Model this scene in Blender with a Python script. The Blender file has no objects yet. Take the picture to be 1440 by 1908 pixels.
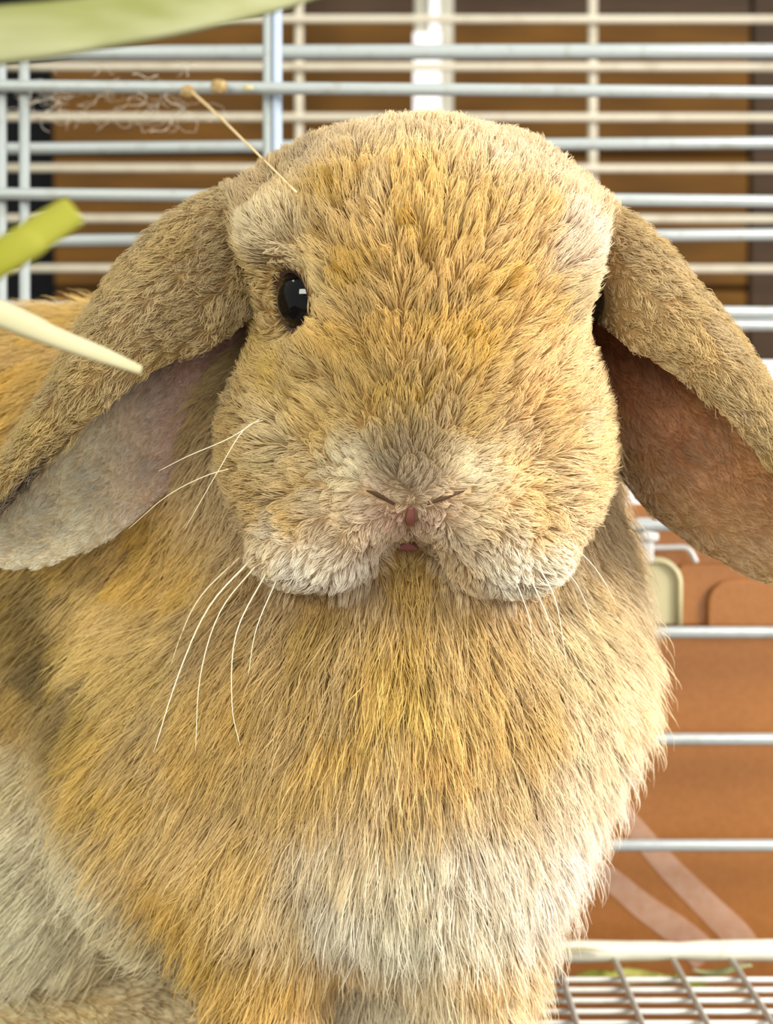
import bpy, bmesh, math, random
import numpy as np
from mathutils import Vector, kdtree
from mathutils.bvhtree import BVHTree

SC = bpy.context.scene
COL = SC.collection
random.seed(7)
RNG = np.random.default_rng(11)

# ------------------------------------------------------------------ camera
FPX, CXP, CYP = 2900.0, 720.0, 954.0            # focal length in pixels of the 1440x1908 frame
CAM = np.array([0.0, 0.0, 0.2245])
PITCH = math.atan(160.0 / FPX)
cam_d = bpy.data.cameras.new('camera')
cam_d.sensor_fit = 'VERTICAL'
cam_d.sensor_height = 24.0
cam_d.lens = 24.0 * FPX / 1908.0
cam_d.clip_start = 0.01
cam_d.dof.use_dof = True
cam_d.dof.focus_distance = 0.415
cam_d.dof.aperture_fstop = 10.5
cam = bpy.data.objects.new('camera', cam_d)
COL.objects.link(cam)
cam.location = CAM
cam.rotation_euler = (math.pi / 2 - PITCH, 0, 0)
SC.camera = cam

# ------------------------------------------------------------------ world, lamps, exposure
w = bpy.data.worlds.new('room_light')
SC.world = w
w.use_nodes = True
bg = w.node_tree.nodes['Background']
bg.inputs[0].default_value = (1.0, 0.97, 0.90, 1)
bg.inputs[1].default_value = 0.52


def area(name, loc, target, sx, sy, watts, col):
    d = bpy.data.lights.new(name, 'AREA')
    d.shape = 'RECTANGLE'
    d.size, d.size_y, d.energy, d.color = sx, sy, watts, col
    o = bpy.data.objects.new(name, d)
    COL.objects.link(o)
    o.location = loc
    o.rotation_euler = (Vector(target) - Vector(loc)).to_track_quat('-Z', 'Y').to_euler()
    return o


area('side_window_light', (1.45, 0.0, 0.80), (0, 0.45, 0.2), 0.5, 0.7, 56, (1.0, 0.94, 0.90))
area('ceiling_lamp_front', (-0.95, -1.15, 0.82), (0, 0.45, 0.2), 1.1, 0.45, 34, (1.0, 0.97, 0.85))
area('fill_light_behind_camera', (0.45, -1.55, 0.55), (0, 0.45, 0.2), 1.0, 0.8, 20, (1.0, 0.96, 0.87))  # added fill from behind the camera, brightens the shaded inner ear
area('ceiling_lamp_far', (-1.30, 0.45, 1.50), (0, 0.45, 0.2), 0.40, 0.40, 8, (1.0, 0.98, 0.90))
area('ceiling_lamp_rear', (0.25, 1.15, 1.9), (0, 0.8, 0.3), 0.5, 0.5, 3.5, (1.0, 0.95, 0.88))

vs = SC.view_settings
vs.view_transform = 'Standard'
vs.look = 'None'
vs.exposure = 0.0
vs.gamma = 1.0
vs.use_curve_mapping = False

# ------------------------------------------------------------------ helpers
_cp, _sp = math.cos(PITCH), math.sin(PITCH)


def U(px, py, d):
    """point on the plane y = d seen at a measured photo position"""
    a, b = (px - CXP) / FPX, (CYP - py) / FPX
    v = np.array([a, _cp + b * _sp, -_sp + b * _cp])
    return CAM + v * (d / v[1])


def proj(P):
    """world -> photo pixel"""
    v = np.asarray(P) - CAM
    f = v[..., 1] * _cp - v[..., 2] * _sp
    u = v[..., 1] * _sp + v[..., 2] * _cp
    return CXP + FPX * v[..., 0] / f, CYP - FPX * u / f


def lin(c):
    c = np.asarray(c, float) / 255.0
    return np.where(c <= 0.04045, c / 12.92, ((c + 0.055) / 1.055) ** 2.4)


def tag(o, label=None, cat=None, group=None, kind=None):
    if label: o['label'] = label
    if cat: o['category'] = cat
    if group: o['group'] = group
    if kind: o['kind'] = kind
    return o


def link(name, data, parent=None):
    o = bpy.data.objects.new(name, data)
    COL.objects.link(o)
    if parent is not None:
        o.parent = parent
        if parent.type == 'EMPTY':
            o.matrix_parent_inverse = parent.matrix_basis.inverted()
    return o


def empty(name, loc):
    o = bpy.data.objects.new(name, None)
    COL.objects.link(o)
    o.empty_display_size = 0.02
    o.location = loc
    return o


def mesh(name, V, F, mat, parent=None, smooth=True):
    me = bpy.data.meshes.new(name)
    me.from_pydata([tuple(map(float, v)) for v in V], [], [tuple(int(i) for i in f) for f in F])
    me.validate()
    me.update()
    bm = bmesh.new()
    bm.from_mesh(me)
    bmesh.ops.recalc_face_normals(bm, faces=bm.faces)
    bm.to_mesh(me)
    bm.free()
    if smooth:
        me.polygons.foreach_set('use_smooth', [True] * len(me.polygons))
    if mat: me.materials.append(mat)
    return link(name, me, parent)


def tube_data(P, R, n=10, flat=1.0, updir=(0, 0, 1), caps=True):
    """tube along points P with radii R; flat scales the section along updir"""
    P = np.asarray(P, float)
    R = np.broadcast_to(np.asarray(R, float), (len(P),))
    T = np.gradient(P, axis=0)
    T /= np.linalg.norm(T, axis=1)[:, None] + 1e-12
    up = np.asarray(updir, float)
    V, F = [], []
    for i in range(len(P)):
        s = np.cross(T[i], up)
        if np.linalg.norm(s) < 1e-4: s = np.cross(T[i], (0, 1, 0.3))
        s /= np.linalg.norm(s)
        u = np.cross(s, T[i])
        for k in range(n):
            a = 2 * math.pi * k / n
            V.append(P[i] + R[i] * (math.cos(a) * s + flat * math.sin(a) * u))
    for i in range(len(P) - 1):
        for k in range(n):
            F.append((i * n + k, i * n + (k + 1) % n, (i + 1) * n + (k + 1) % n, (i + 1) * n + k))
    if caps:
        F.append(tuple(range(n)))
        F.append(tuple(reversed(range((len(P) - 1) * n, len(P) * n))))
    return V, F


def spline(P, n):
    """Catmull-Rom through P, n samples"""
    P = np.asarray(P, float)
    Q = np.vstack([2 * P[0] - P[1], P, 2 * P[-1] - P[-2]])
    out = []
    for t in np.linspace(0, len(P) - 1 - 1e-9, n):
        i = int(t); u = t - i
        a, b, c, d = Q[i], Q[i + 1], Q[i + 2], Q[i + 3]
        out.append(0.5 * (2 * b + (c - a) * u + (2 * a - 5 * b + 4 * c - d) * u * u + (3 * b - a - 3 * c + d) * u ** 3))
    return np.array(out)


def box_data(x0, x1, y0, y1, z0, z1):
    V = [(x, y, z) for x in (x0, x1) for y in (y0, y1) for z in (z0, z1)]
    F = [(0, 1, 3, 2), (4, 6, 7, 5), (0, 4, 5, 1), (2, 3, 7, 6), (0, 2, 6, 4), (1, 5, 7, 3)]
    return V, F


def bevel(o, wd, seg=2):
    m = o.modifiers.new('bevel', 'BEVEL')
    m.width, m.segments, m.limit_method = wd, seg, 'ANGLE'
    return o


def mat(name, col, rough=0.5, spec=0.5, noise=None, bump=0.0, bscale=60, coat=0.0, trans=0.0, metal=0.0):
    """noise = (scale, second colour, contrast low, contrast high)"""
    m = bpy.data.materials.new(name)
    m.use_nodes = True
    nt = m.node_tree
    b = nt.nodes['Principled BSDF']
    c = lin(col)
    b.inputs['Base Color'].default_value = (*c, 1)
    b.inputs['Roughness'].default_value = rough
    b.inputs['Specular IOR Level'].default_value = spec
    b.inputs['Coat Weight'].default_value = coat
    b.inputs['Transmission Weight'].default_value = trans
    b.inputs['Metallic'].default_value = metal
    tc = nt.nodes.new('ShaderNodeTexCoord')
    if noise:
        n = nt.nodes.new('ShaderNodeTexNoise')
        n.inputs['Scale'].default_value = noise[0]
        n.inputs['Detail'].default_value = 5
        mp = nt.nodes.new('ShaderNodeMapping')
        if len(noise) > 4: mp.inputs['Scale'].default_value = noise[4]
        nt.links.new(tc.outputs['Object'], mp.inputs[0])
        nt.links.new(mp.outputs[0], n.inputs['Vector'])
        r = nt.nodes.new('ShaderNodeValToRGB')
        r.color_ramp.elements[0].position = noise[2]
        r.color_ramp.elements[1].position = noise[3]
        r.color_ramp.elements[0].color = (*c, 1)
        r.color_ramp.elements[1].color = (*lin(noise[1]), 1)
        nt.links.new(n.outputs['Fac'], r.inputs[0])
        nt.links.new(r.outputs[0], b.inputs['Base Color'])
    if bump:
        n2 = nt.nodes.new('ShaderNodeTexNoise')
        n2.inputs['Scale'].default_value = bscale
        n2.inputs['Detail'].default_value = 4
        nt.links.new(tc.outputs['Object'], n2.inputs['Vector'])
        bp = nt.nodes.new('ShaderNodeBump')
        bp.inputs['Strength'].default_value = bump
        bp.inputs['Distance'].default_value = 0.001
        nt.links.new(n2.outputs['Fac'], bp.inputs['Height'])
        nt.links.new(bp.outputs[0], b.inputs['Normal'])
    return m


M_BAR = mat('white_coated_wire', (150, 158, 157), 0.32, 0.5, (140, (134, 136, 124), 0.55, 0.8), 0.15, 300)
M_BAR_FAR = mat('ivory_coated_wire', (196, 190, 170), 0.4, 0.4, (60, (172, 162, 140), 0.5, 0.85))
M_POST = mat('pale_blue_white_post', (168, 182, 200), 0.25, 0.6)
M_FLOORWIRE = mat('white_floor_wire', (200, 200, 192), 0.35, 0.4, (140, (180, 176, 160), 0.55, 0.8))
M_RAIL = mat('chewed_ivory_rail', (222, 222, 205), 0.45, 0.4, (70, (176, 168, 110), 0.58, 0.78), 0.4, 120)
M_TERRA = mat('terracotta_plastic', (154, 101, 50), 0.42, 0.4, (420, (144, 92, 43), 0.35, 0.75), 0.12, 500)
M_CREAM = mat('cream_plastic', (186, 180, 138), 0.4, 0.5, (70, (212, 184, 96), 0.62, 0.80))
M_CLIP = mat('frosted_clip', (216, 218, 214), 0.25, 0.5, trans=0.25)
M_WOOD = mat('brown_board', (104, 70, 20), 0.75, 0.2, (9, (74, 50, 18), 0.3, 0.75, (1, 1, 7)), 0.2, 40)
M_WOOD2 = mat('dark_board', (70, 54, 40), 0.8, 0.2, (9, (52, 42, 32), 0.3, 0.75, (1, 1, 7)))
M_BLACK = mat('black_recess', (24, 25, 28), 0.8, 0.1)
M_LABEL = mat('white_label', (246, 246, 252), 0.5, 0.3)
M_GREY = mat('grey_upright', (178, 176, 160), 0.5, 0.3)
M_TRAY = mat('dark_tray', (92, 66, 58), 0.6, 0.3, (60, (60, 44, 38), 0.4, 0.7))
M_HAY = mat('pale_hay', (146, 148, 112), 0.7, 0.1, (14, (116, 120, 70), 0.42, 0.7, (1, 9, 9)), 0.2, 90)
M_HAYG = mat('yellow_green_hay', (118, 120, 24), 0.7, 0.1, (30, (142, 142, 62), 0.45, 0.75), 0.2, 90)
M_HAYW = mat('straw_hay', (176, 172, 138), 0.7, 0.1, (40, (156, 150, 106), 0.4, 0.8))
M_STALK = mat('dry_stalk', (226, 202, 150), 0.5, 0.3)
M_SEED = mat('brown_seed_husk', (132, 108, 70), 0.7, 0.2, (300, (180, 160, 112), 0.4, 0.7))
M_LEAF = mat('dry_green_leaf', (128, 132, 52), 0.7, 0.2, (120, (176, 172, 96), 0.4, 0.7))
M_EYE = mat('black_eye', (3, 4, 6), 0.03, 0.34)
M_LID = mat('eyelid', (112, 92, 70), 0.5, 0.3)
M_PINK = mat('pink_skin', (136, 86, 80), 0.5, 0.3)
M_NOSTRIL = mat('nostril_skin', (74, 54, 36), 0.7, 0.3)
M_WHISK = mat('whisker', (246, 232, 196), 0.35, 0.4)
M_REFLECTION = mat('pale_reflection', (222, 188, 164), 0.5, 0.3, (200, (206, 166, 138), 0.35, 0.75))  # pale colour of the painted reflection streaks
M_REFLECTION.node_tree.nodes['Principled BSDF'].inputs['Alpha'].default_value = 0.5
M_WISP = mat('shed_fur', (188, 180, 165), 0.8, 0.1)

# ------------------------------------------------------------------ setting
mesh('wall_back', *box_data(-1.4, 1.4, 1.72, 1.76, -0.6, 1.6), M_BLACK, smooth=False)['kind'] = 'structure'
mesh('floor', *box_data(-0.9, 0.9, 0.02, 1.72, -0.075, -0.06), M_TRAY, smooth=False)['kind'] = 'structure'

# wooden boarding seen through both cages
wd = empty('wooden_boarding', (0.1, 1.66, -0.05))
tag(wd, 'brown wooden boarding standing behind the wire cages', 'boarding')
XB0, XB1 = U(100, 300, 1.66)[0], U(1393, 300, 1.66)[0]
zz = [-0.058, 0.10, 0.235, 0.37, 0.51, 0.65, 0.80]
for k in range(6):
    o = mesh('plank', *box_data(XB0, XB1, 1.655, 1.68, zz[k] + 0.002, zz[k + 1] - 0.002),
             M_WOOD if k != 5 else M_WOOD2, wd, smooth=False)
    bevel(o, 0.003)
o = mesh('corner_plank', *box_data(XB1 + 0.004, XB1 + 0.30, 1.662, 1.69, -0.058, 0.80), M_WOOD2, wd, smooth=False)
bevel(o, 0.003)

# label post behind the far bars
po = empty('label_post', U(808, 900, 1.50))
tag(po, 'grey upright post with a white paper label, standing behind thin cage bars', 'post')
a, b = U(772, 0, 1.50), U(845, 0, 1.50)
o = mesh('upright', *box_data(a[0], b[0], 1.50, 1.52, -0.055, 0.75), M_GREY, po, False); bevel(o, 0.004)
a, b = U(770, 215, 1.497), U(821, 62, 1.497)
bot = U(770, 420, 1.497)[2]
o = mesh('paper_label', *box_data(a[0], b[0], 1.494, 1.499, bot, b[2]), M_LABEL, po, False)
a, b = U(800, 60, 1.497), U(818, -40, 1.497)
o = mesh('label_strip', *box_data(a[0], b[0], 1.493, 1.4995, U(0, 66, 1.497)[2], b[2] + 0.08), M_LABEL, po, False)


def rod(name, p, q, r, m, parent, n=10):
    V, F = tube_data([p, (np.array(p) + q) / 2, q], r, n)
    return mesh(name, V, F, m, parent)


def hbar(name, yl, yr, d, px_thick, m, parent, x0=-1300, x1=2300):
    f = lambda x: yl + (yr - yl) * x / 1440.0
    return rod(name, U(x0, f(x0), d), U(x1, f(x1), d), 0.5 * px_thick * d / FPX, m, parent)


# neighbouring cage (front bars and rear bars)
nc = empty('neighbour_cage', (0, 1.1, -0.06))
tag(nc, 'second white wire cage behind the cage the rabbit sits in, thin bars at its back', 'cage')
DC, DB = 0.775, 1.41
hbar('front_bar', 99, 95, DC, 27, M_BAR, nc)
for yl, yr in ((277, 266), (449, 437), (612, 605)):
    hbar('front_bar', yl, yr, DC, 22, M_BAR, nc)
for y in (-58, 35, 124, 218, 313, 407, 500):
    hbar('rear_bar', y, y + 1, DB, 14.5, M_BAR_FAR, nc, -700, 1900)
for x, t in ((557, 16), (1104, 17)):
    rod('rear_upright', U(x, 560, DB + 0.01), U(x, -120, DB + 0.01), 0.5 * t * DB / FPX, M_BAR_FAR, nc)
# white base tray of the neighbour cage, seen past the right ear
a, b = U(900, 735, 0.80), U(1900, 672, 0.80)
o = mesh('base_rim', *box_data(-0.35, b[0], 0.79, 0.83, a[2], b[2]), M_LABEL, nc, False); bevel(o, 0.004, 3)
a, b = U(900, 980, 0.80), U(1900, 735, 0.80)
o = mesh('base_tray', *box_data(-0.34, b[0] - 0.01, 0.80, 0.83, -0.058, a[2] + 0.07), M_LABEL, nc, False); bevel(o, 0.004, 3)

# the rabbit's own cage: rear bars, rails, wire floor
cg = empty('rabbit_cage', (0, 0.6, -0.03))
tag(cg, 'white wire cage around the rabbit, with wire mesh floor and thick rear bars', 'cage')
DA = 0.675
for yl, yr in ((160, 172), (361, 375), (572, 582), (778, 781), (979, 979), (1178, 1178), (1377, 1377), (1575, 1575)):
    hbar('bar', yl, yr, DA, 22.5, M_BAR, cg)
hbar('bar', 598, 606, DA - 0.001, 17, M_BAR, cg)
for x, t in ((2, 20), (45, 20)):
    rod('upright', U(x, 95, DA + 0.005), U(x + 4, 1795, DA + 0.005), 0.5 * t * DA / FPX, M_BAR, cg)
for x, t, m in ((498, 17, M_BAR), (516, 20, M_POST)):
    rod('post', U(x, -60, DA + 0.0075), U(x, 1795, DA + 0.0075), 0.5 * t * DA / FPX, m, cg, 14)
# rear floor rail, slightly chewed
xs = np.linspace(-0.32, 0.32, 60)
rr = 0.0043 + 0.0004 * np.sin(xs * 90) + 0.0003 * np.sin(xs * 231 + 1)
V, F = tube_data([(x, 0.652, 0.0005 + 0.006 * x) for x in xs], rr, 12)
mesh('floor_rail', V, F, M_RAIL, cg)
ZF = -0.0026
for k in range(-13, 14):
    x = 0.0721 + 0.0247 * k
    if abs(x) < 0.30:
        rod('floor_wire', (x, 0.20, ZF + 0.0012), (x, 0.648, ZF + 0.0012), 0.0013, M_FLOORWIRE, cg, 8)
y = 0.6312
while y > 0.21:
    rod('floor_cross_wire', (-0.30, y, ZF - 0.0012), (0.30, y, ZF - 0.0012), 0.0012, M_FLOORWIRE, cg, 8)
    y -= 0.0117

# terracotta plastic panel behind the rear bars
tp = empty('terracotta_panel', (0.12, 0.70, -0.05))
tag(tp, 'terracotta plastic panel with rounded tabs, upright behind the rear cage bars', 'panel')
DP = 0.694


def outline_plate(name, pts, y0, y1, m, parent, bw=0.0015, seg=3):
    n = len(pts)
    V = [(x, y0, z) for x, z in pts] + [(x, y1, z) for x, z in pts]
    F = [tuple(range(n)), tuple(reversed(range(n, 2 * n)))]
    F += [(i, (i + 1) % n, n + (i + 1) % n, n + i) for i in range(n)]
    o = mesh(name, V, F, m, parent, False)
    bevel(o, bw, seg)
    return o


def round_top(x0, x1, ztop, zbot, r, seg=8):
    pts = [(x0, zbot)]
    for k in range(seg + 1):
        t = math.pi - k * math.pi / 2 / seg
        pts.append((x0 + r + r * math.cos(t), ztop - r + r * math.sin(t)))
    for k in range(seg + 1):
        t = math.pi / 2 - k * math.pi / 2 / seg
        pts.append((x1 - r + r * math.cos(t), ztop - r + r * math.sin(t)))
    pts.append((x1, zbot))
    return pts


zT = U(1200, 940, DP)[2]
o = mesh('backing', *box_data(-0.10, 0.36, DP, DP + 0.006, -0.055, zT), M_TERRA, tp, False); bevel(o, 0.002)
a = U(1256, 1050, DP)
outline_plate('tab', round_top(a[0], a[0] + 0.075, a[2], U(0, 1165, DP)[2], 0.004), DP - 0.004, DP + 0.001, M_TERRA, tp)
a = U(1312, 1077, DP)
outline_plate('tab', round_top(a[0], a[0] + 0.085, a[2], U(0, 1166, DP)[2], 0.011), DP - 0.0065, DP - 0.0035, M_TERRA, tp)
# reflection streaks painted on the plastic as pale translucent ribbons
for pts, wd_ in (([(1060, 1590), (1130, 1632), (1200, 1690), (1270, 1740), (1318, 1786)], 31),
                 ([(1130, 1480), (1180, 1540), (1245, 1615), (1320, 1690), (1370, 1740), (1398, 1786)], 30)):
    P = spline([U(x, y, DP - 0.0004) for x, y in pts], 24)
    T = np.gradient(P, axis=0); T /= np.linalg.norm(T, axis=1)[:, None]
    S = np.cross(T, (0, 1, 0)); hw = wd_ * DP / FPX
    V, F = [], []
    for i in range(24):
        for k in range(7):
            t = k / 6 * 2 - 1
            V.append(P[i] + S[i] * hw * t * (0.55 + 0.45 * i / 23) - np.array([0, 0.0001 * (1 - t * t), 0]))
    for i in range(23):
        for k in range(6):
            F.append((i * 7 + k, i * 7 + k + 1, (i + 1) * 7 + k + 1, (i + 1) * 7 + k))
    o = mesh('reflection', V, F, M_REFLECTION, tp)
    o['label'] = 'pale pinkish painted reflection streak'

# cream bracket and frosted clip hooked on the bars
br = empty('cream_bracket', U(1230, 1160, DA))
tag(br, 'cream plastic bracket with raised rim, hooked on cage bar before the terracotta panel', 'bracket')
a, b = U(1120, 1040, 0.684), U(1270, 1165, 0.684)
outline_plate('plate', round_top(a[0], b[0], a[2], b[2], 0.0105), 0.686, 0.689, M_CREAM, br, 0.0008)
P = [(x, 0.6855, z) for x, z in round_top(a[0], b[0] - 0.001, a[2] - 0.001, b[2], 0.0105, 10)]
V, F = tube_data(P, 0.0016, 8, updir=(0, 1, 0))
mesh('rim', V, F, M_CREAM, br)
cl = empty('frosted_clip', U(1230, 1030, 0.68))
tag(cl, 'frosted white clip with bent wire arm above the cream bracket', 'clip')
a, b = U(1180, 965, 0.68), U(1217, 1050, 0.68)
o = mesh('body', *box_data(a[0], b[0], 0.677, 0.684, b[2], a[2]), M_CLIP, cl, False); bevel(o, 0.002, 3)
V, F = tube_data([U(x, y, 0.672) for x, y in ((1185, 1003), (1205, 1000), (1226, 1001))], [0.002, 0.0026, 0.0018], 10)
mesh('knob', V, F, M_CLIP, cl)
V, F = tube_data(spline([U(x, y, 0.682) for x, y in ((1200, 1020), (1240, 1020), (1275, 1020), (1288, 1030), (1297, 1048))], 20), 0.0013, 8, updir=(0, 1, 0))
mesh('wire_arm', V, F, M_CLIP, cl)

# ------------------------------------------------------------------ rabbit: implicit body
X0, X1 = np.array([-0.27, 0.385, -0.002]), np.array([0.125, 0.665, 0.335])
H = 0.002
NX, NY, NZ = [int(v) + 1 for v in (X1 - X0) / H]
gx = (X0[0] + H * np.arange(NX)).astype(np.float32)[:, None, None]
gy = (X0[1] + H * np.arange(NY)).astype(np.float32)[None, :, None]
gz = (X0[2] + H * np.arange(NZ)).astype(np.float32)[None, None, :]


def ell(px, py, d, rx, ry, rz, metres=False):
    """ellipsoid: centre by photo position + depth, rx/rz in pixels at that depth"""
    c = U(px, py, d)
    s = 1.0 if metres else d / FPX
    return ('e', c, np.array([rx * s, ry, rz * s]))


def cap(p1, r1, p2, r2):
    a, b = U(*p1), U(*p2)
    return ('c', a, b, r1 * p1[2] / FPX, r2 * p2[2] / FPX)


def capw(a, r1, b, r2):
    return ('c', np.array(a, float), np.array(b, float), r1, r2)


def sdf(s, x, y, z):
    if s[0] == 'e':
        c, r = s[1], s[2]
        qx, qy, qz = (x - c[0]) / r[0], (y - c[1]) / r[1], (z - c[2]) / r[2]
        k0 = np.sqrt(qx * qx + qy * qy + qz * qz)
        k1 = np.sqrt((qx / r[0]) ** 2 + (qy / r[1]) ** 2 + (qz / r[2]) ** 2) + 1e-9
        return k0 * (k0 - 1) / k1
    a, b, r1, r2 = s[1:]
    ba = b - a
    h = ((x - a[0]) * ba[0] + (y - a[1]) * ba[1] + (z - a[2]) * ba[2]) / float(ba @ ba)
    h = np.clip(h, 0, 1)
    return np.sqrt((x - a[0] - h * ba[0]) ** 2 + (y - a[1] - h * ba[1]) ** 2 + (z - a[2] - h * ba[2]) ** 2) - (r1 + (r2 - r1) * h)


def smin(a, b, k):
    h = np.clip(0.5 + 0.5 * (b - a) / k, 0, 1)
    return b + (a - b) * h - k * h * (1 - h)


HEAD = [
    (ell(775, 508, .462, 300, .055, 250), 0),
    (cap((800, 480, .440), 200, (768, 840, .417), 120), .02),
    (ell(590, 830, .450, 172, .038, 200), .02),
    (ell(965, 830, .452, 165, .040, 235), .02),
    (ell(765, 885, .421, 145, .025, 105), .012),
    (ell(766, 898, .400, 62, .009, 40), .006),
    (ell(655, 955, .420, 118, .021, 92), .010),
    (ell(880, 955, .420, 118, .021, 92), .010),
    (ell(585, 1032, .430, 118, .022, 60), .010),
    (ell(945, 1040, .431, 118, .022, 62), .010),
    (ell(530, 438, .432, 62, .014, 46), .014),
    (cap((620, 385, .468), 95, (470, 440, .462), 78), .02),
    (cap((950, 380, .468), 95, (1075, 450, .464), 75), .02),
    (ell(1045, 480, .444, 50, .020, 95), .016),
]
HEAD_CUT = [
    (ell(500, 557, .420, 52, .013, 74), .008),
    (ell(765, 1060, .404, 60, .022, 52), .012),
]
BODY = [
    (capw((U(770, 900, .50)), .062, (U(740, 1250, .50)), .065), 0),
    (ell(758, 1270, .480, 420, .052, 300), .03),
    (ell(1055, 1070, .505, 78, .032, 130), .02),
    (ell(745, 1540, .478, 300, .044, 250), .03),
    (ell(300, 1430, .500, 190, .045, 330), .03),
    (ell(80, 1270, .575, .150, .068, .132, True), .03),
    (capw(U(420, 820, .53), .055, U(150, 1000, .57), .07), .03),
    (ell(40, 1590, .535, 235, .046, 250), .02),
    (cap((480, 1620, .462), 120, (520, 2150, .455), 78), .02),
    (cap((880, 1620, .462), 120, (895, 2150, .455), 80), .02),
    (ell(525, 2185, .448, 82, .026, 50), .01),
    (ell(895, 2185, .448, 84, .026, 50), .01),
    (ell(745, 1850, .505, 230, .035, 330), .02),
    (capw((-0.062, .515, .019), .0165, (-0.20, .545, .021), .019), .006),
]


def f_head(x, y, z):
    v = sdf(HEAD[0][0], x, y, z)
    for s, k in HEAD[1:]: v = smin(v, sdf(s, x, y, z), k)
    for s, k in HEAD_CUT: v = -smin(-v, sdf(s, x, y, z), k)
    return v


def f_body(x, y, z):
    v = sdf(BODY[0][0], x, y, z)
    for s, k in BODY[1:]: v = smin(v, sdf(s, x, y, z), k)
    return v


FH = f_head(gx, gy, gz)
FB = f_body(gx, gy, gz)
FALL = smin(FH, FB, np.float32(.008)).astype(np.float32)
FALL[0] = FALL[-1] = np.maximum(FALL[0], .001)
FALL[0] = np.abs(FALL[0]) + .0005
FALL[:, :, 0] = np.abs(FALL[:, :, 0]) + .0005


def surface_nets(F, org, h):
    S = F < 0
    n = F.shape
    acc = np.zeros((n[0] - 1, n[1] - 1, n[2] - 1, 3), np.float32)
    cnt = np.zeros(acc.shape[:3], np.float32)
    cs = [(i, j, k) for i in (0, 1) for j in (0, 1) for k in (0, 1)]
    sl = lambda A, c: A[c[0]:n[0] - 1 + c[0], c[1]:n[1] - 1 + c[1], c[2]:n[2] - 1 + c[2]]
    for a in cs:
        for ax in range(3):
            if a[ax]: continue
            b = list(a); b[ax] = 1; b = tuple(b)
            fa, fb = sl(F, a), sl(F, b)
            cr = sl(S, a) != sl(S, b)
            t = np.where(cr, fa / np.where(cr, fa - fb, 1), 0)
            for q in range(3):
                acc[..., q] += np.where(cr, a[q] + (t if q == ax else 0), 0)
            cnt += cr
    act = cnt > 0
    idx = -np.ones(act.shape, np.int64)
    idx[act] = np.arange(act.sum())
    ii = np.argwhere(act)
    V = (ii + acc[act] / cnt[act][:, None]) * h + org
    Q = []
    for ax in range(3):
        o1, o2 = [(1, 2), (2, 0), (0, 1)][ax]
        lo = [slice(None)] * 3; hi = [slice(None)] * 3
        lo[ax] = slice(0, n[ax] - 1); hi[ax] = slice(1, n[ax])
        for o in (o1, o2):
            lo[o] = slice(1, n[o] - 1); hi[o] = slice(1, n[o] - 1)
        sa, sb = S[tuple(lo)], S[tuple(hi)]
        e = np.argwhere(sa != sb)
        flip = sa[sa != sb]
        base = e.copy(); base[:, o1] += 1; base[:, o2] += 1
        def g(d1, d2):
            c = base.copy(); c[:, o1] -= d1; c[:, o2] -= d2
            return idx[c[:, 0], c[:, 1], c[:, 2]]
        q = np.stack([g(1, 1), g(0, 1), g(0, 0), g(1, 0)], 1)
        q[~flip] = q[~flip][:, ::-1]
        Q.append(q)
    return V, np.vstack(Q)


BV, BF = surface_nets(FALL, X0, H)
NB_V, NB_F = len(BV), len(BF)

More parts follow.
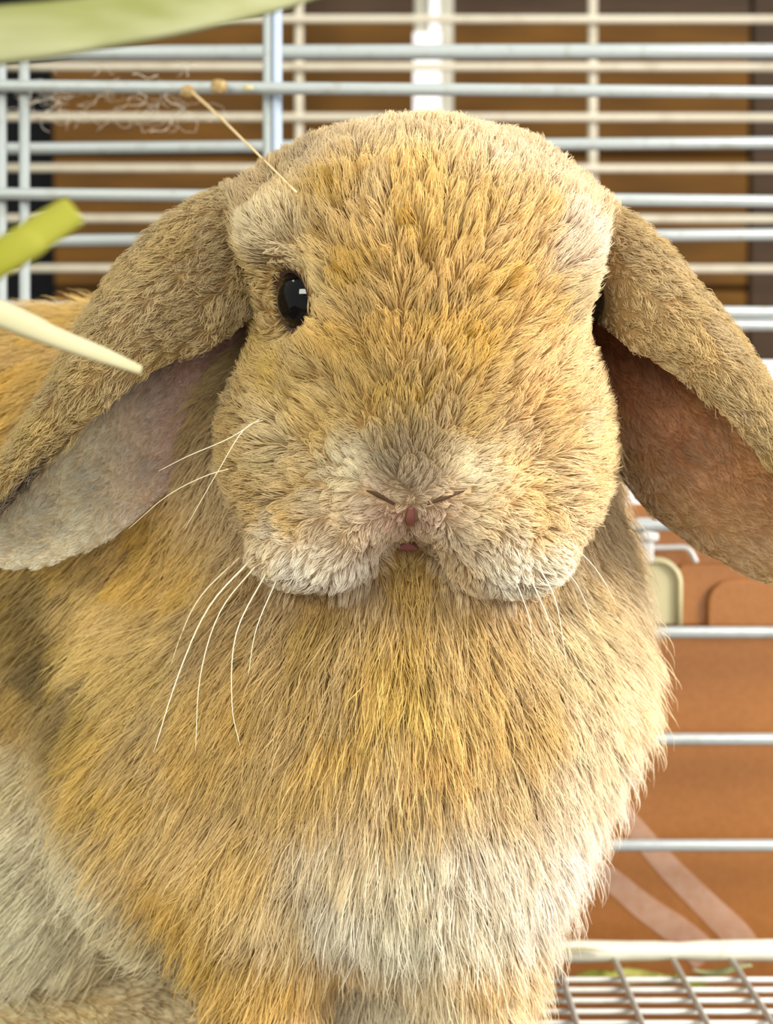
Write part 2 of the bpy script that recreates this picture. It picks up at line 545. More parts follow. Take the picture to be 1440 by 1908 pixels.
# ------------------------------------------------------------------ ears (lop): gutter shaped flaps joined into the body mesh
def ear(Fp, Rp, Lp, dF, dR, dL, bulge, nt=44, ns=22, th=0.0024):
    """cross-section runs from front margin F over the ridge R down to the rear margin L"""
    k = len(Fp)
    A = np.array([U(*Fp[i], dF[i]) for i in range(k)])
    B = np.array([U(*Rp[i], dR[i]) for i in range(k)])
    C = np.array([U(*Lp[i], dL[i]) for i in range(k)])
    A, B, C = spline(A, nt), spline(B, nt), spline(C, nt)
    O = np.zeros((nt, ns, 3))
    for i in range(nt):
        g = bulge * min(1.0, 0.35 + 1.3 * math.sin(math.pi * min(1, (i + 4) / (nt + 2))))
        mAB = (A[i] + B[i]) / 2 + np.array([0, -g, g * 0.35])
        mBC = (B[i] + C[i]) / 2 + np.array([0, g * 0.7, g * 0.2])
        O[i] = spline([A[i], mAB, B[i], mBC, C[i]], ns)
    # normals of the sheet
    du = np.gradient(O, axis=0); dv = np.gradient(O, axis=1)
    N = np.cross(du, dv); N /= np.linalg.norm(N, axis=2)[..., None] + 1e-12
    # outer side is the one away from the section's centre line
    ctr = (A + C)[:, None] / 2
    sgn = np.sign(np.sum(np.sum(N * (O - ctr), axis=2)))
    N *= sgn
    tt = np.linspace(0, 1, nt)[:, None, None]
    vv = np.linspace(0, 1, ns)[None, :, None]
    edge = np.clip(np.minimum(np.minimum(vv, 1 - vv) * 8, (1 - tt) * 10), 0.12, 1) ** 0.5
    outer = O + N * th * edge
    inner = O - N * th * edge
    V = np.vstack([outer.reshape(-1, 3), inner.reshape(-1, 3)])
    M = nt * ns
    F, part = [], []
    def q(a, b, c, d, side):
        f = (a, b, c, d) if sgn > 0 else (d, c, b, a)
        F.append(f); part.append(side)
    for i in range(nt - 1):
        for j in range(ns - 1):
            q(i * ns + j, (i + 1) * ns + j, (i + 1) * ns + j + 1, i * ns + j + 1, 1)
            q(M + i * ns + j, M + i * ns + j + 1, M + (i + 1) * ns + j + 1, M + (i + 1) * ns + j, 2)
        q(i * ns, M + i * ns, M + (i + 1) * ns, (i + 1) * ns, 1)
        q(i * ns + ns - 1, (i + 1) * ns + ns - 1, M + (i + 1) * ns + ns - 1, M + i * ns + ns - 1, 2)
    for j in range(ns - 1):
        q((nt - 1) * ns + j, M + (nt - 1) * ns + j, M + (nt - 1) * ns + j + 1, (nt - 1) * ns + j + 1, 1)
    flow = np.gradient(O, axis=0); flow /= np.linalg.norm(flow, axis=2)[..., None] + 1e-12
    flow = np.vstack([flow.reshape(-1, 3)] * 2)
    tv = np.stack([np.broadcast_to(tt[..., 0], (nt, ns)), np.broadcast_to(vv[..., 0], (nt, ns))], -1).reshape(-1, 2)
    tv = np.vstack([tv, tv])
    return V, np.array(F), np.array(part), flow, tv


EL = ear(Fp=[(530, 500), (415, 632), (290, 682), (205, 748), (130, 822), (50, 905), (-45, 1000)],
         Rp=[(560, 330), (360, 402), (238, 515), (166, 630), (108, 740), (40, 850), (-60, 975)],
         Lp=[(500, 720), (385, 862), (300, 925), (225, 990), (130, 1038), (40, 1058), (-52, 1040)],
         dF=[.466, .441, .431, .428, .428, .432, .442],
         dR=[.472, .457, .451, .450, .450, .452, .456],
         dL=[.484, .478, .471, .466, .462, .460, .460], bulge=.010)
ER = ear(Fp=[(1040, 540), (1165, 638), (1265, 700), (1345, 765), (1420, 850), (1500, 940), (1590, 1030)],
         Rp=[(1010, 350), (1172, 432), (1270, 538), (1345, 632), (1412, 735), (1480, 850), (1580, 1000)],
         Lp=[(1080, 760), (1180, 920), (1265, 998), (1350, 1050), (1440, 1090), (1530, 1105), (1600, 1070)],
         dF=[.468, .442, .434, .432, .434, .438, .446],
         dR=[.474, .460, .455, .454, .454, .456, .458],
         dL=[.488, .483, .477, .472, .470, .468, .466], bulge=.010)

AV = np.vstack([BV, EL[0], ER[0]])
nL = len(EL[0])
AF = np.vstack([BF, EL[1] + NB_V, ER[1] + NB_V + nL])
PART = np.concatenate([np.zeros(NB_F, int), EL[2], ER[2] + 2])        # 0 body, 1/2 ear outer/inner, 3/4 other ear
FLOWE = np.vstack([np.zeros((NB_V, 3)), EL[3], ER[3]])
TVE = np.vstack([np.zeros((NB_V, 2)), EL[4], ER[4]])

bvh = BVHTree.FromPolygons([tuple(v) for v in BV.tolist()], [tuple(f) for f in BF.tolist()])


def hit(px, py, lift=0.0):
    v = U(px, py, 1.0) - CAM
    v /= np.linalg.norm(v)
    r = bvh.ray_cast(Vector(CAM), Vector(v))
    if r[0] is None:
        return None, None
    return np.array(r[0]) + np.array(r[1]) * lift, np.array(r[1])


# ------------------------------------------------------------------ coat: markings anchored to places on the body, light and shade in their colours
COAT = [  # photo position of the marking, colour with shading, reach (pixels)
    (760, 240, (212, 186, 142)), (620, 290, (196, 170, 128)), (920, 290, (220, 192, 150)), (500, 330, (176, 150, 108)), (1040, 340, (214, 184, 140)),
    (640, 400, (200, 164, 100)), (780, 400, (204, 168, 104)), (930, 400, (206, 168, 104)), (580, 390, (184, 146, 76)),
    (660, 520, (196, 152, 78)), (780, 520, (204, 162, 90)), (930, 520, (206, 150, 66)), (1000, 430, (210, 170, 108)),
    (650, 650, (190, 150, 78)), (770, 650, (198, 156, 84)), (900, 650, (204, 156, 80)), (1000, 600, (212, 166, 98)),
    (500, 430, (206, 186, 140)), (540, 410, (206, 184, 136)), (1060, 460, (236, 214, 184)), (1060, 560, (222, 198, 150)),
    (600, 540, (198, 170, 108)), (500, 600, (150, 122, 72)), (490, 520, (170, 142, 88)),
    (700, 760, (164, 122, 54)), (780, 760, (156, 116, 50)), (860, 790, (160, 108, 40)), (1000, 740, (220, 178, 116)), (1080, 700, (226, 190, 132)),
    (540, 720, (174, 142, 78)), (460, 800, (160, 130, 80)), (520, 830, (200, 178, 128)), (600, 800, (188, 156, 92)), (1080, 850, (228, 194, 136)), (1120, 950, (196, 168, 124)),
    (770, 850, (82, 66, 42)), (740, 880, (90, 74, 48)), (800, 885, (92, 76, 50)), (735, 845, (100, 82, 52)), (805, 845, (102, 82, 52)), (768, 815, (108, 84, 46)), (766, 905, (96, 80, 58)),
    (660, 880, (218, 204, 162)), (860, 880, (222, 204, 158)), (560, 900, (200, 168, 104)), (960, 900, (220, 184, 124)), (480, 920, (186, 154, 96)),
    (640, 980, (212, 186, 142)), (560, 970, (206, 172, 108)), (900, 980, (216, 190, 140)), (1000, 970, (216, 178, 116)), (700, 990, (220, 200, 170)), (830, 990, (218, 200, 166)),
    (738, 958, (190, 150, 132)), (795, 960, (190, 152, 130)), (765, 936, (206, 184, 148)), (715, 935, (196, 168, 136)), (815, 935, (200, 172, 136)),
    (560, 1060, (250, 244, 226)), (640, 1070, (250, 242, 224)), (600, 1030, (240, 228, 200)), (920, 1040, (238, 226, 196)), (940, 1080, (250, 246, 226)), (1000, 1080, (244, 236, 208)), (870, 1060, (214, 186, 138)), (500, 1040, (222, 204, 166)),
    (760, 1070, (160, 126, 70)),
    (450, 1120, (150, 118, 70)), (600, 1160, (160, 122, 56)), (750, 1180, (184, 148, 76)), (900, 1180, (190, 154, 92)), (1060, 1160, (216, 192, 142)), (1180, 1160, (238, 214, 168)),
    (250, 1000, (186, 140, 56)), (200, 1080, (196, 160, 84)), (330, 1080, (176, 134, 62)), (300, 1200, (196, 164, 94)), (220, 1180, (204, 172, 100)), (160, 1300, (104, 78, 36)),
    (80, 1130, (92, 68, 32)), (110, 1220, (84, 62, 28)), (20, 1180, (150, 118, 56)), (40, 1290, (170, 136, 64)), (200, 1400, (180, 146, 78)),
    (500, 1250, (180, 142, 76)), (640, 1300, (180, 144, 80)), (760, 1280, (206, 172, 96)), (800, 1360, (186, 148, 86)), (950, 1300, (190, 154, 92)), (1100, 1300, (228, 206, 164)),
    (400, 1400, (190, 154, 86)), (560, 1440, (196, 160, 92)), (740, 1440, (200, 168, 110)), (920, 1440, (208, 178, 124)), (1080, 1440, (236, 218, 186)),
    (330, 1520, (198, 164, 96)), (480, 1560, (198, 166, 104)), (620, 1560, (216, 198, 158)), (760, 1560, (222, 210, 178)), (900, 1560, (230, 216, 190)), (1050, 1540, (244, 232, 214)),
    (40, 1440, (206, 190, 142)), (80, 1560, (214, 206, 170)), (40, 1680, (212, 206, 170)), (160, 1640, (216, 206, 168)), (220, 1720, (206, 192, 148)), (100, 1760, (212, 202, 164)),
    (360, 1660, (186, 146, 70)), (420, 1740, (164, 124, 52)), (330, 1820, (186, 146, 70)), (450, 1860, (186, 146, 68)), (540, 1660, (206, 182, 130)), (560, 1800, (200, 156, 84)), (580, 1880, (214, 178, 120)),
    (640, 1660, (224, 216, 190)), (760, 1700, (214, 208, 182)), (900, 1680, (226, 214, 184)), (980, 1660, (238, 226, 204)), (900, 1800, (214, 178, 116)), (820, 1840, (216, 198, 156)), (960, 1850, (228, 204, 158)), (720, 1850, (196, 186, 156)),
    (50, 560, (186, 142, 72)), (150, 520, (190, 148, 84)), (60, 700, (188, 142, 60)), (30, 800, (180, 134, 52)), (20, 640, (180, 136, 60)), (150, 1880, (196, 176, 128)), (260, 1870, (186, 166, 122)), (40, 1890, (190, 172, 126)),
]
AP, AC = [], []
for px, py, c in COAT:
    p, n = hit(px, py)
    if p is not None:
        AP.append(p); AC.append(lin(c))
AP, AC = np.array(AP, np.float32), np.array(AC, np.float32)
AC[:, 2] = np.maximum(AC[:, 2], .16 * AC[:, 0])
AC[:, 1] = np.maximum(AC[:, 1], .60 * AC[:, 0])


def coat(P):
    out = np.zeros((len(P), 3), np.float32)
    for s in range(0, len(P), 20000):
        p = P[s:s + 20000].astype(np.float32)
        d2 = ((p[:, None] - AP[None]) ** 2).sum(2) + 1.8e-5
        wt = d2 ** -2.0
        out[s:s + 20000] = (wt @ AC) / wt.sum(1)[:, None]
    return out


def ear_col(tv, part):
    t, v = tv[:, 0], tv[:, 1]
    n = len(t)
    out = np.zeros((n, 3))
    def mix(a, b, f): return lin(a) * (1 - f[:, None]) + lin(b) * f[:, None]
    o1 = mix((164, 140, 96), (146, 122, 74), np.clip(t * 1.3, 0, 1))
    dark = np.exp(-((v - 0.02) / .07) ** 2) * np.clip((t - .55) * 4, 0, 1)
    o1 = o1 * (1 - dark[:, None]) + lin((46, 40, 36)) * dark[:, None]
    i1 = mix((190, 150, 142), (230, 224, 194), np.clip((t - .15) * 2.2, 0, 1))
    o2 = mix((174, 148, 104), (164, 136, 84), np.clip(t * 1.3, 0, 1))
    i2 = mix((176, 104, 70), (178, 128, 84), np.clip(t * 1.5, 0, 1))
    low = np.clip((v - .78) * 4, 0, 1)
    i2 = i2 * (1 - low[:, None]) + lin((150, 124, 84)) * low[:, None]
    for k, c in ((1, o1), (2, i1), (3, o2), (4, i2)):
        m = part == k
        out[m] = c[m]
    return out


EYE_C = U(583, 556, .4310); EYE_R = .0104
EYE2_C = U(1062, 560, .446)
# skin colours per vertex
vpart = np.zeros(len(AV), int)
for k in range(4):
    f = AF[PART == k + 1]
    vpart[np.unique(f)] = k + 1
SK = np.zeros((len(AV), 3))
bm_ = vpart == 0
SK[bm_] = coat(AV[bm_])
rim_ = bm_ & (np.minimum(np.linalg.norm(AV - EYE_C, axis=1), np.linalg.norm(AV - EYE2_C, axis=1)) < EYE_R * 1.22)
SK[rim_] = lin((70, 54, 40))
SK[~bm_] = ear_col(TVE[~bm_], vpart[~bm_])

me = bpy.data.meshes.new('rabbit')
me.from_pydata(AV.tolist(), [], AF.tolist())
me.polygons.foreach_set('use_smooth', [True] * len(me.polygons))
ca = me.color_attributes.new('coat', 'FLOAT_COLOR', 'POINT')
ca.data.foreach_set('color', np.hstack([SK, np.ones((len(SK), 1))]).astype(np.float32).ravel())


def coat_mat(name, hair):
    m = bpy.data.materials.new(name)
    m.use_nodes = True
    nt = m.node_tree
    nt.nodes.clear()
    out = nt.nodes.new('ShaderNodeOutputMaterial')
    at = nt.nodes.new('ShaderNodeAttribute'); at.attribute_name = 'coat'
    b = nt.nodes.new('ShaderNodeBsdfPrincipled')
    b.inputs['Roughness'].default_value = 0.6
    b.inputs['Specular IOR Level'].default_value = 0.25
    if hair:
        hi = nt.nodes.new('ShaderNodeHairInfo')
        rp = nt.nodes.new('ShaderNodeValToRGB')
        rp.color_ramp.elements[0].color = (0.46, 0.37, 0.27, 1)  # brown hair roots, kept dark to put shade between clumps
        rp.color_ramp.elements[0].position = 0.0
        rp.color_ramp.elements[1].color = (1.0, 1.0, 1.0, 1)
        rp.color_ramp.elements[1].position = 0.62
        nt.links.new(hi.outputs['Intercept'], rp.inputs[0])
        mx = nt.nodes.new('ShaderNodeMix'); mx.data_type = 'RGBA'; mx.blend_type = 'MULTIPLY'
        mx.inputs[0].default_value = 1.0
        nt.links.new(at.outputs['Color'], mx.inputs[6]); nt.links.new(rp.outputs[0], mx.inputs[7])
        src = mx.outputs[2]
        tr = nt.nodes.new('ShaderNodeBsdfTranslucent')
        ms = nt.nodes.new('ShaderNodeMixShader'); ms.inputs[0].default_value = 0.28
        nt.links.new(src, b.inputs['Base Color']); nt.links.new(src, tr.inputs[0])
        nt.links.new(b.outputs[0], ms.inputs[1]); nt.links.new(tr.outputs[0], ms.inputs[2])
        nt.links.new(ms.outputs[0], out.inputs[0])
    else:
        mx = nt.nodes.new('ShaderNodeMix'); mx.data_type = 'RGBA'; mx.blend_type = 'MULTIPLY'
        mx.inputs[0].default_value = 1.0
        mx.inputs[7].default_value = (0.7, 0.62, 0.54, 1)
        nt.links.new(at.outputs['Color'], mx.inputs[6])
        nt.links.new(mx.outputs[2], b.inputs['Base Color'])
        nt.links.new(b.outputs[0], out.inputs[0])
    return m


M_SKIN, M_FUR = coat_mat('rabbit_skin', False), coat_mat('rabbit_fur', True)
me.materials.append(M_SKIN)
rabbit = link('rabbit', me)
tag(rabbit, 'golden brown lop-eared rabbit with cream muzzle and chest, sitting on wire cage floor', 'rabbit')

# ------------------------------------------------------------------ eyes, nose, mouth
def eyeball(center, r, axis, nm='eye'):
    """slightly flattened black ball with eyelid ring; axis = gaze"""
    ax = np.array(axis, float); ax /= np.linalg.norm(ax)
    q = Vector(ax).to_track_quat('Z', 'Y').to_matrix()
    V, F = [], []
    nu, nv = 32, 18
    for j in range(nv + 1):
        th = math.pi * j / nv
        for i in range(nu):
            ph = 2 * math.pi * i / nu
            p = Vector((r * math.sin(th) * math.cos(ph), r * math.sin(th) * math.sin(ph), 0.95 * r * math.cos(th)))
            V.append(np.array(q @ p) + center)
    for j in range(nv):
        for i in range(nu):
            F.append((j * nu + i, j * nu + (i + 1) % nu, (j + 1) * nu + (i + 1) % nu, (j + 1) * nu + i))
    e = mesh(nm, V, F, M_EYE, rabbit)
    ring = []
    for i in range(41):
        ph = 2 * math.pi * i / 40
        p = Vector((r * 1.0 * math.cos(ph), r * 1.0 * math.sin(ph), r * 0.18))
        ring.append(np.array(q @ p) + center)
    V, F = tube_data(ring, 0.0011, 8, updir=tuple(ax))
    mesh('eyelid', V, F, M_LID, e)
    return e


eyeball(EYE_C, EYE_R, (-0.80, -0.55, 0.12))
eyeball(EYE2_C, EYE_R, (0.95, -0.25, 0.12))


def surf_strip(name, pts, radii, m, lift=0.0, flat=0.5):
    P, N = [], []
    for x, y in pts:
        p, n = hit(x, y, lift)
        P.append(p); N.append(n)
    P = spline(P, 14)
    R = np.interp(np.linspace(0, 1, 14), np.linspace(0, 1, len(radii)), radii)
    V, F = tube_data(P, R, 10, flat, tuple(np.mean(N, axis=0)))
    return mesh(name, V, F, m, rabbit)


NOSE_LINES = [[(684, 914), (706, 922), (735, 938)], [(795, 938), (828, 926), (870, 912)], [(766, 944), (764, 970), (760, 1002)], [(735, 1016), (757, 1008), (780, 1016)]]
surf_strip('nostril', NOSE_LINES[0], [.0002, .0008, .0004], M_NOSTRIL, .0003)
surf_strip('nostril', NOSE_LINES[1], [.0004, .0008, .0002], M_NOSTRIL, .0003)
surf_strip('philtrum', NOSE_LINES[2], [.0007, .0013, .0012], M_PINK, .0002, .3)
surf_strip('lip', NOSE_LINES[3], [.0005, .0022, .0005], M_PINK, .0016)
CLEAR = np.array([q_ for L_ in NOSE_LINES for q_ in spline([hit(x, y)[0] for x, y in L_], 12)])

# ------------------------------------------------------------------ fur
NOSE = hit(766, 925)[0]
NHAIR = 370000
tri = np.vstack([AF[:, [0, 1, 2]], AF[:, [0, 2, 3]]])
tpart = np.concatenate([PART, PART])
a, b, c = AV[tri[:, 0]], AV[tri[:, 1]], AV[tri[:, 2]]
cr = np.cross(b - a, c - a)
ar = np.linalg.norm(cr, axis=1) / 2
nn = cr / (2 * ar[:, None] + 1e-15)
cen = (a + b + c) / 3
view = CAM - cen
vd = np.linalg.norm(view, axis=1)
facing = (nn * view).sum(1) / vd
px, py = proj(cen)
dens = np.ones(len(tri))
dens[facing < -0.1] = 0.35
dens[facing < -0.55] = 0.0
dens[px < -160] *= 0.45
dens[(px < -900) | (px > 1620) | (py > 2250)] = 0
dens[tpart == 0] *= np.where(f_head(cen[:, 0], cen[:, 1], cen[:, 2])[tpart == 0] < .004, 1.5, 1.0)
dens[tpart > 0] *= 1.3
dens[tpart == 0] *= np.where(np.linalg.norm(cen - NOSE, axis=1)[tpart == 0] < .02, 2.2, 1)
pr = ar * dens; pr /= pr.sum()
ti = RNG.choice(len(tri), NHAIR, p=pr)
r1, r2 = RNG.random(NHAIR), RNG.random(NHAIR)
s1 = np.sqrt(r1)
w0, w1, w2 = 1 - s1, s1 * (1 - r2), s1 * r2
def bary(A): return A[tri[ti, 0]] * w0[:, None] + A[tri[ti, 1]] * w1[:, None] + A[tri[ti, 2]] * w2[:, None]
RT = bary(AV)
# smooth normals
vn = np.zeros_like(AV)
for k in range(3): np.add.at(vn, tri[:, k], cr)
vn /= np.linalg.norm(vn, axis=1)[:, None] + 1e-15
NR = bary(vn); NR /= np.linalg.norm(NR, axis=1)[:, None] + 1e-15
HP = tpart[ti]
TV = bary(TVE)
fh = f_head(RT[:, 0], RT[:, 1], RT[:, 2]); fb = f_body(RT[:, 0], RT[:, 1], RT[:, 2])
isH = (HP == 0) & (fh < fb)
isB = (HP == 0) & ~isH
isE = HP > 0
PX, PY = proj(RT)

# keep the eyes, nostrils and lip clear, bury nothing inside the other parts
keep = np.ones(NHAIR, bool)
de = np.minimum(np.linalg.norm(RT - EYE_C, axis=1), np.linalg.norm(RT - EYE2_C, axis=1))
keep &= de > EYE_R * 1.03
near = np.where((HP == 0) & (np.abs(PX - 766) < 160) & (np.abs(PY - 960) < 90))[0]
dcl = np.linalg.norm(RT[near][:, None] - CLEAR[None], axis=2).min(1)
keep[near[dcl < np.where(PY[near] > 940, .0017, .0009)]] = False
keep &= ~((HP == 0) & (np.minimum(fh, fb) < -.003))
keep &= ~(isE & (np.minimum(fh, fb) < -.002))

# flow field
FL = np.zeros((NHAIR, 3))
v = RT - NOSE
v /= np.linalg.norm(v, axis=1)[:, None] + 1e-9
FL[isH] = v[isH]
FL[isH, 1] += 0.25
lowj = isH & (PY > 980)
FL[lowj, 2] -= 0.5
hx = np.clip((PX - 760) / 520, -1.6, 1.2)
FL[isB] = np.stack([hx * 0.75, 0.15 + 0 * hx, -1 + 0 * hx], 1)[isB]
bk = isB & (RT[:, 1] > .535) & (RT[:, 0] < -.02)
FL[bk] = (-0.85, 0.25, -0.55)
foot = isB & (RT[:, 2] < .045) & (RT[:, 0] < -.05) & (RT[:, 1] > .49)
FL[foot] = (0.9, -0.3, -0.25)
FL[isE] = bary(FLOWE)[isE]
ev = RT - EYE_C
ev /= np.linalg.norm(ev, axis=1)[:, None]
we = (np.clip(1 - (np.linalg.norm(RT - EYE_C, axis=1) - EYE_R) / .009, 0, 1) * (HP == 0))[:, None]
FL = FL * (1 - we) + ev * we
FL += RNG.normal(0, 0.13, FL.shape)
T = FL - NR * (FL * NR).sum(1)[:, None]
T /= np.linalg.norm(T, axis=1)[:, None] + 1e-9

# lengths and lift
dn = np.linalg.norm(RT - NOSE, axis=1)
LEN = np.full(NHAIR, .015)
LEN[isH] = np.interp(dn[isH], [0, .008, .02, .045, .08], [.0022, .0032, .0055, .0085, .0095])
LEN[isH & (PY > 990)] = np.interp(PY[isH & (PY > 990)], [990, 1060, 1120], [.0045, .0055, .0065])
LEN[isB] = np.interp(PY[isB], [1000, 1150, 1700, 1900], [.012, .016, .019, .012])
LEN[foot] = .006
LEN[HP == 1] = .0055; LEN[HP == 3] = .0055
LEN[HP == 2] = .0045; LEN[HP == 4] = .005
edge_t = isE & ((TV[:, 1] < .05) | (TV[:, 1] > .95))
LEN[edge_t] *= 0.8
LEN *= np.clip((de - EYE_R) / .011, 0.2, 1)
LEN *= RNG.uniform(0.65, 1.2, NHAIR)
LIFT = np.full(NHAIR, .36)
LIFT[isH] = np.interp(dn[isH], [0, .02, .05, .09], [.35, .50, .55, .5])
LIFT[isE] = .5
LIFT[(HP == 2) | (HP == 4)] = .22
LIFT *= RNG.uniform(.7, 1.25, NHAIR)
STRAY = (RNG.random(NHAIR) < .07) & (LEN > .004)
LIFT[STRAY & isB] *= 1.7
LEN[STRAY & isB] *= 1.4

for A in ('RT', 'NR', 'HP', 'TV', 'T', 'LEN', 'LIFT', 'isH', 'isB', 'isE', 'STRAY', 'PX', 'PY', 'de', 'dn'):
    globals()[A] = globals()[A][keep]
n = len(RT)
NP = 6
S = np.linspace(0, 1, NP)
bx = np.sqrt(np.clip(1 - LIFT ** 2, 0.05, 1))
CURVE = (RT[:, None] + LEN[:, None, None] * (LIFT[:, None, None] * (S - .42 * S ** 2)[None, :, None] * NR[:, None]
         + bx[:, None, None] * (S + .0 * S)[None, :, None] * T[:, None])).astype(np.float32)

# clumps
def clump(CURVE, ncl, strength, power):
    ci = RNG.choice(n, ncl, replace=False)
    kd = kdtree.KDTree(ncl)
    for i, k in enumerate(ci): kd.insert(RT[k], i)
    kd.balance()
    own = np.fromiter((kd.find(p)[1] for p in RT.tolist()), np.int64, n)
    g = ci[own]
    ok = np.linalg.norm(RT - RT[g], axis=1) < .008
    ok &= HP == HP[g]
    ws = (strength * ok)[:, None, None] * (S ** power)[None, :, None]
    return CURVE + ws * (CURVE[g] - CURVE), own

st = np.where(isH, .78, np.where(isB, .76, .65)) * np.where(STRAY, .15, 1)
CURVE, own = clump(CURVE, n // 26, st, 1.3)
CURVE, own2 = clump(CURVE, n // 260, np.where(isH, .30, .28) * np.where(STRAY, .2, 1), 1.6)
# wave
ph = RNG.random((n, 3)) * 6.28
amp = (LEN * np.where(isE, .10, .045))[:, None]
CURVE += amp[:, None] * (np.sin(ph[:, None] + (S * np.where(True, 5.0, 5.0))[None, :, None]) - np.sin(ph)[:, None]) * (S[None, :, None])
CURVE[..., 2] = np.maximum(CURVE[..., 2], .0006)

CO = np.zeros((n, 3))
m0 = HP == 0
CO[m0] = coat(RT[m0])
CO[~m0] = ear_col(TV[~m0], HP[~m0])
cf = RNG.uniform(.80, 1.12, n // 26)[own] * RNG.uniform(.86, 1.08, n // 260)[own2] * RNG.uniform(.82, 1.14, n)
CO *= cf[:, None]
dk = (RNG.random(n // 26) < .07)[own] & isH & (PY < 800) & (PY > 330) & (np.abs(PX - 780) < 230)
CO[dk] *= np.array([.50, .42, .30])
sat = RNG.uniform(-.04, .05, n // 260)[own2]
lum = CO.mean(1, keepdims=True)
CO = np.clip(lum + (CO - lum) * (1.0 + sat[:, None] * 2), .005, .95)

CO = CO ** 0.57
lum = CO.mean(1, keepdims=True)
CO = np.clip(lum + (CO - lum) * 1.22, .01, .96)                     # single strands are paler than the coat they add up to
hc = bpy.data.hair_curves.new('fur')
hc.add_curves([NP] * n)
hc.attributes['position'].data.foreach_set('vector', CURVE.astype(np.float32).ravel())
rad = hc.attributes.get('radius') or hc.attributes.new('radius', 'FLOAT', 'POINT')
base_r = np.where(isH, .000105, np.where(isB, .000125, .00010)) * RNG.uniform(.75, 1.25, n)
prof = np.array([1.0, 1.0, .92, .78, .52, .12])
rad.data.foreach_set('value', (base_r[:, None] * prof[None]).astype(np.float32).ravel())
at = hc.attributes.new('coat', 'FLOAT_COLOR', 'CURVE')
at.data.foreach_set('color', np.hstack([CO, np.ones((n, 1))]).astype(np.float32).ravel())
hc.materials.append(M_FUR)
fur = link('fur', hc, rabbit)
fur['kind'] = 'stuff'
fur['label'] = 'dense golden brown and cream fur'

# ------------------------------------------------------------------ whiskers
WH = [
    ([(470, 1040), (390, 1130), (335, 1250), (286, 1402)], .00030),
    ([(455, 1030), (375, 1110), (335, 1190), (300, 1300)], .00024),
    ([(480, 1050), (410, 1140), (373, 1260), (364, 1400)], .00022),
    ([(500, 1060), (440, 1180), (432, 1310), (447, 1390)], .00020),
    ([(520, 1070), (478, 1170), (462, 1260)], .00017),
    ([(500, 770), (430, 815), (350, 850), (295, 878)], .00018),
    ([(440, 870), (380, 888), (310, 925), (240, 985)], .00018),
    ([(500, 780), (455, 800), (405, 880), (345, 985)], .00018),
    ([(1000, 1050), (1035, 1120), (1055, 1235)], .00022),
    ([(985, 1070), (1020, 1150), (1040, 1215)], .00020),
    ([(1020, 1030), (1075, 1090), (1112, 1180)], .00018),
    ([(1050, 1000), (1110, 1060), (1150, 1130)], .00016),
    ([(960, 1080), (985, 1150), (995, 1220)], .00016),
]
for pts, r in WH:
    p0 = hit(*pts[0])[0]
    d0 = p0[1]
    P = [p0] + [U(x, y, d0 - .006 * min(1, k * .8) + .002 * k) for k, (x, y) in enumerate(pts[1:], 1)]
    P = spline(P, 16)
    V, F = tube_data(P, np.linspace(1, .35, 16) * r, 6)
    mesh('whisker', V, F, M_WHISK, rabbit)

# ------------------------------------------------------------------ hay
def stalk(name, pts, widths, m, label, flat=0.55, groove=0.0, updir=(0, -1, 0.2), seg=46):
    P = spline([U(*p) for p in pts], seg)
    R = np.interp(np.linspace(0, 1, seg), np.linspace(0, 1, len(widths)), [0.5 * w_ * p[2] / FPX for w_, p in zip(widths, pts)])
    V, F = tube_data(P, R, 18, flat, updir)
    V = np.array(V)
    if groove:
        for i in range(seg):
            for k in range(18):
                g = 1 - groove * (0.5 + 0.5 * math.cos(5 * 2 * math.pi * k / 18))
                V[i * 18 + k] = P[i] + (V[i * 18 + k] - P[i]) * g
    o = mesh(name, V, F, m)
    return tag(o, label, 'hay')


stalk('hay_strand', [(-900, 120, .245), (-400, 104, .245), (20, 66, .245), (200, 42, .248), (360, 16, .252), (560, -30, .258), (900, -150, .265)], [90, 118, 122, 110, 100, 84, 30], M_HAY,
      'broad pale green hay blade hanging before the top cage bars', .25, .16)
stalk('hay_stalk', [(-800, 900, .225), (-400, 700, .230), (0, 480, .238), (70, 436, .240), (138, 392, .242)], [60, 70, 74, 72, 64], M_HAYG,
      'short yellow-green hay stem with a blunt cut end', .6, .06)
stalk('hay_straw', [(-900, 240, .270), (-450, 410, .285), (0, 586, .298), (100, 628, .302), (190, 662, .306), (262, 690, .31)], [40, 54, 52, 40, 32, 18], M_HAYW,
      'pale tapering straw in front of the rabbit ear', .6, .08)

# thin dry stalk from the bar to the rabbit's brow
hs = empty('dry_stalk', U(352, 168, .660))
tag(hs, 'thin dry grass stalk leaning from a cage bar onto the rabbit brow', 'stalk')
pt = hit(552, 360)[0]
P = spline([U(356, 170, .660), U(405, 214, .60), U(452, 260, .52), U(506, 312, pt[1] + .020), U(552, 358, pt[1] - .009)], 30)
V, F = tube_data(P, np.linspace(.0005, .0003, 30), 8)
mesh('stem', V, F, M_STALK, hs)


def blob(name, c, r, m, parent=None, seed=0):
    bm = bmesh.new()
    bmesh.ops.create_icosphere(bm, subdivisions=3, radius=1)
    rg = random.Random(seed)
    a_, b_ = rg.uniform(2, 4), rg.uniform(3, 5)
    for v_ in bm.verts:
        k = 1 + .12 * math.sin(a_ * v_.co.x + 1) * math.cos(b_ * v_.co.z) + rg.uniform(-.03, .03)
        v_.co = Vector((v_.co.x * r[0] * k, v_.co.y * r[1] * k, v_.co.z * r[2] * k)) + Vector(c)
    me_ = bpy.data.meshes.new(name); bm.to_mesh(me_); bm.free()
    me_.polygons.foreach_set('use_smooth', [True] * len(me_.polygons))
    me_.materials.append(m)
    return link(name, me_, parent)


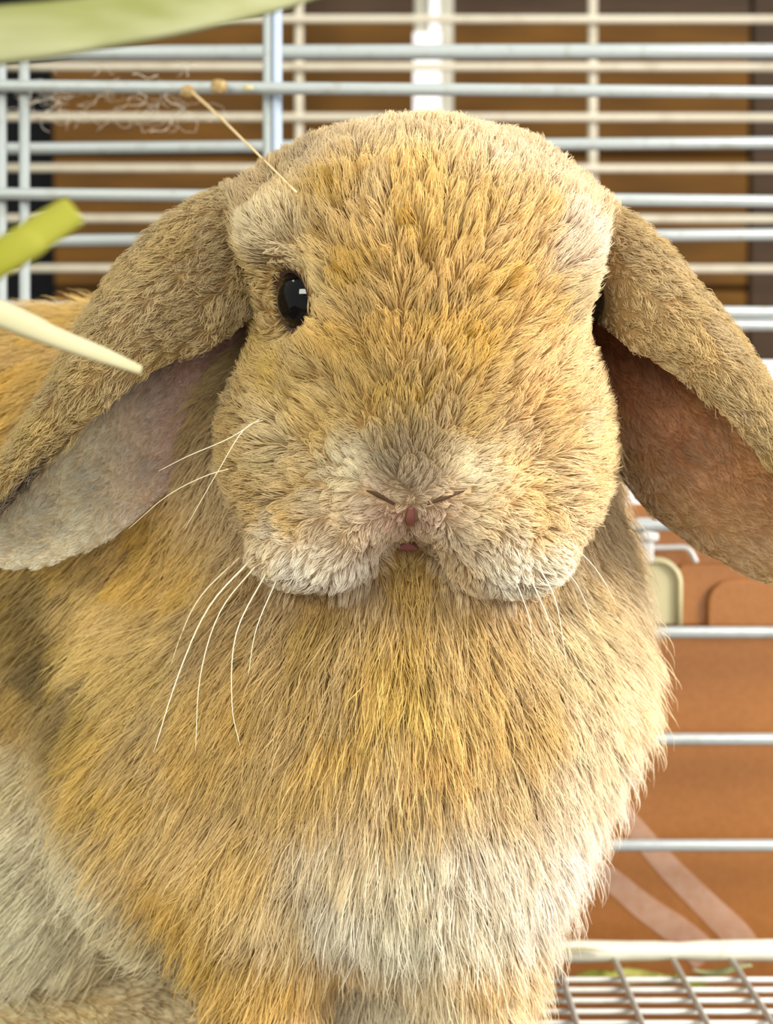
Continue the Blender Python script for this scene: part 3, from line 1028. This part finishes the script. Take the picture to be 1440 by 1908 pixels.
blob('husk', U(350, 170, .664), (.0032, .002, .0026), M_SEED, hs, 1)
o = blob('seed', U(408, 161, .668), (.0036, .002, .003), M_SEED, None, 2)
tag(o, 'round brown seed husk stuck on a white cage bar beside the dry stalk', 'seed')
o = blob('hay_crumb', U(462, 164, .668), (.0024, .0015, .0016), M_HAYW, None, 3)
tag(o, 'small pale crumb stuck on the cage bar by the post', 'crumb')

o = blob('red_scrap', U(374, 370, .667), (.0050, .0016, .0014), mat('dark_red', (120, 40, 30), 0.6), None, 4)
tag(o, 'small dark red scrap on the cage bar beside the rabbit ear', 'scrap')

# wisps of shed fur on the bars
Vw, Fw = [], []
rg = random.Random(5)
for k in range(90):
    x = rg.choice([rg.gauss(150, 55), rg.gauss(250, 60), rg.gauss(60, 30), rg.gauss(310, 40)])
    y = rg.choice([178, 178, 180, 200, 140, 215]) + rg.uniform(-8, 10)
    d = .678 + rg.uniform(-.006, .006)
    pts = [U(x, y, d)]
    ang = rg.uniform(0, 6.28)
    for s_ in range(rg.randint(4, 9)):
        ang += rg.uniform(-1.0, 1.0)
        x += 9 * math.cos(ang); y += 7 * math.sin(ang) + 1.5
        y = min(max(y, 118), 246)
        pts.append(U(x, y, d + rg.uniform(-.002, .002)))
    P = spline(pts, 3 * len(pts))
    V, F = tube_data(P, .00009 if k % 7 else .0002, 4)
    Fw += [tuple(i + len(Vw) for i in f) for f in F]
    Vw += list(V)
o = mesh('shed_fur_wisps', Vw, Fw, M_WISP)
tag(o, 'tangled grey wisps of shed fur caught on the upper cage bars', 'fur', kind='stuff')

# hay litter beneath and along the floor rail
for k, (x, y, d, ln, wd_, an, m, lb) in enumerate([
    (1130, 1822, .645, .030, .006, 0.1, M_LEAF, 'dull green leaf scrap lying flat under the rear floor rail'),
    (1210, 1818, .648, .034, .007, -0.15, M_LEAF, 'long olive leaf scrap beneath the rear floor rail'),
    (1290, 1824, .644, .020, .008, 0.5, M_HAYG, 'curled yellow-green leaf scrap on the wire mesh'),
    (1345, 1806, .646, .026, .004, 0.2, M_HAY, 'pale hay scrap pressed along the rear floor rail'),
    (1040, 1775, .646, .040, .003, -0.12, M_HAYW, 'straw splinter lying on top of the floor rail'),
]):
    c_ = U(x, y, d)
    P = [c_ + np.array([ln * (t - .5) * math.cos(an), ln * (t - .5) * math.sin(an) * .3, .0015 * math.sin(t * 5 + k)]) for t in np.linspace(0, 1, 14)]
    V, F = tube_data(P, [wd_ * .5 * (math.sin(math.pi * min(max(t, .06), .94)) ** .6) for t in np.linspace(0, 1, 14)], 8, .25, (0, -.5, 1))
    tag(mesh('leaf_scrap', V, F, m), lb, 'hay scrap', 'hay scraps at the floor rail')
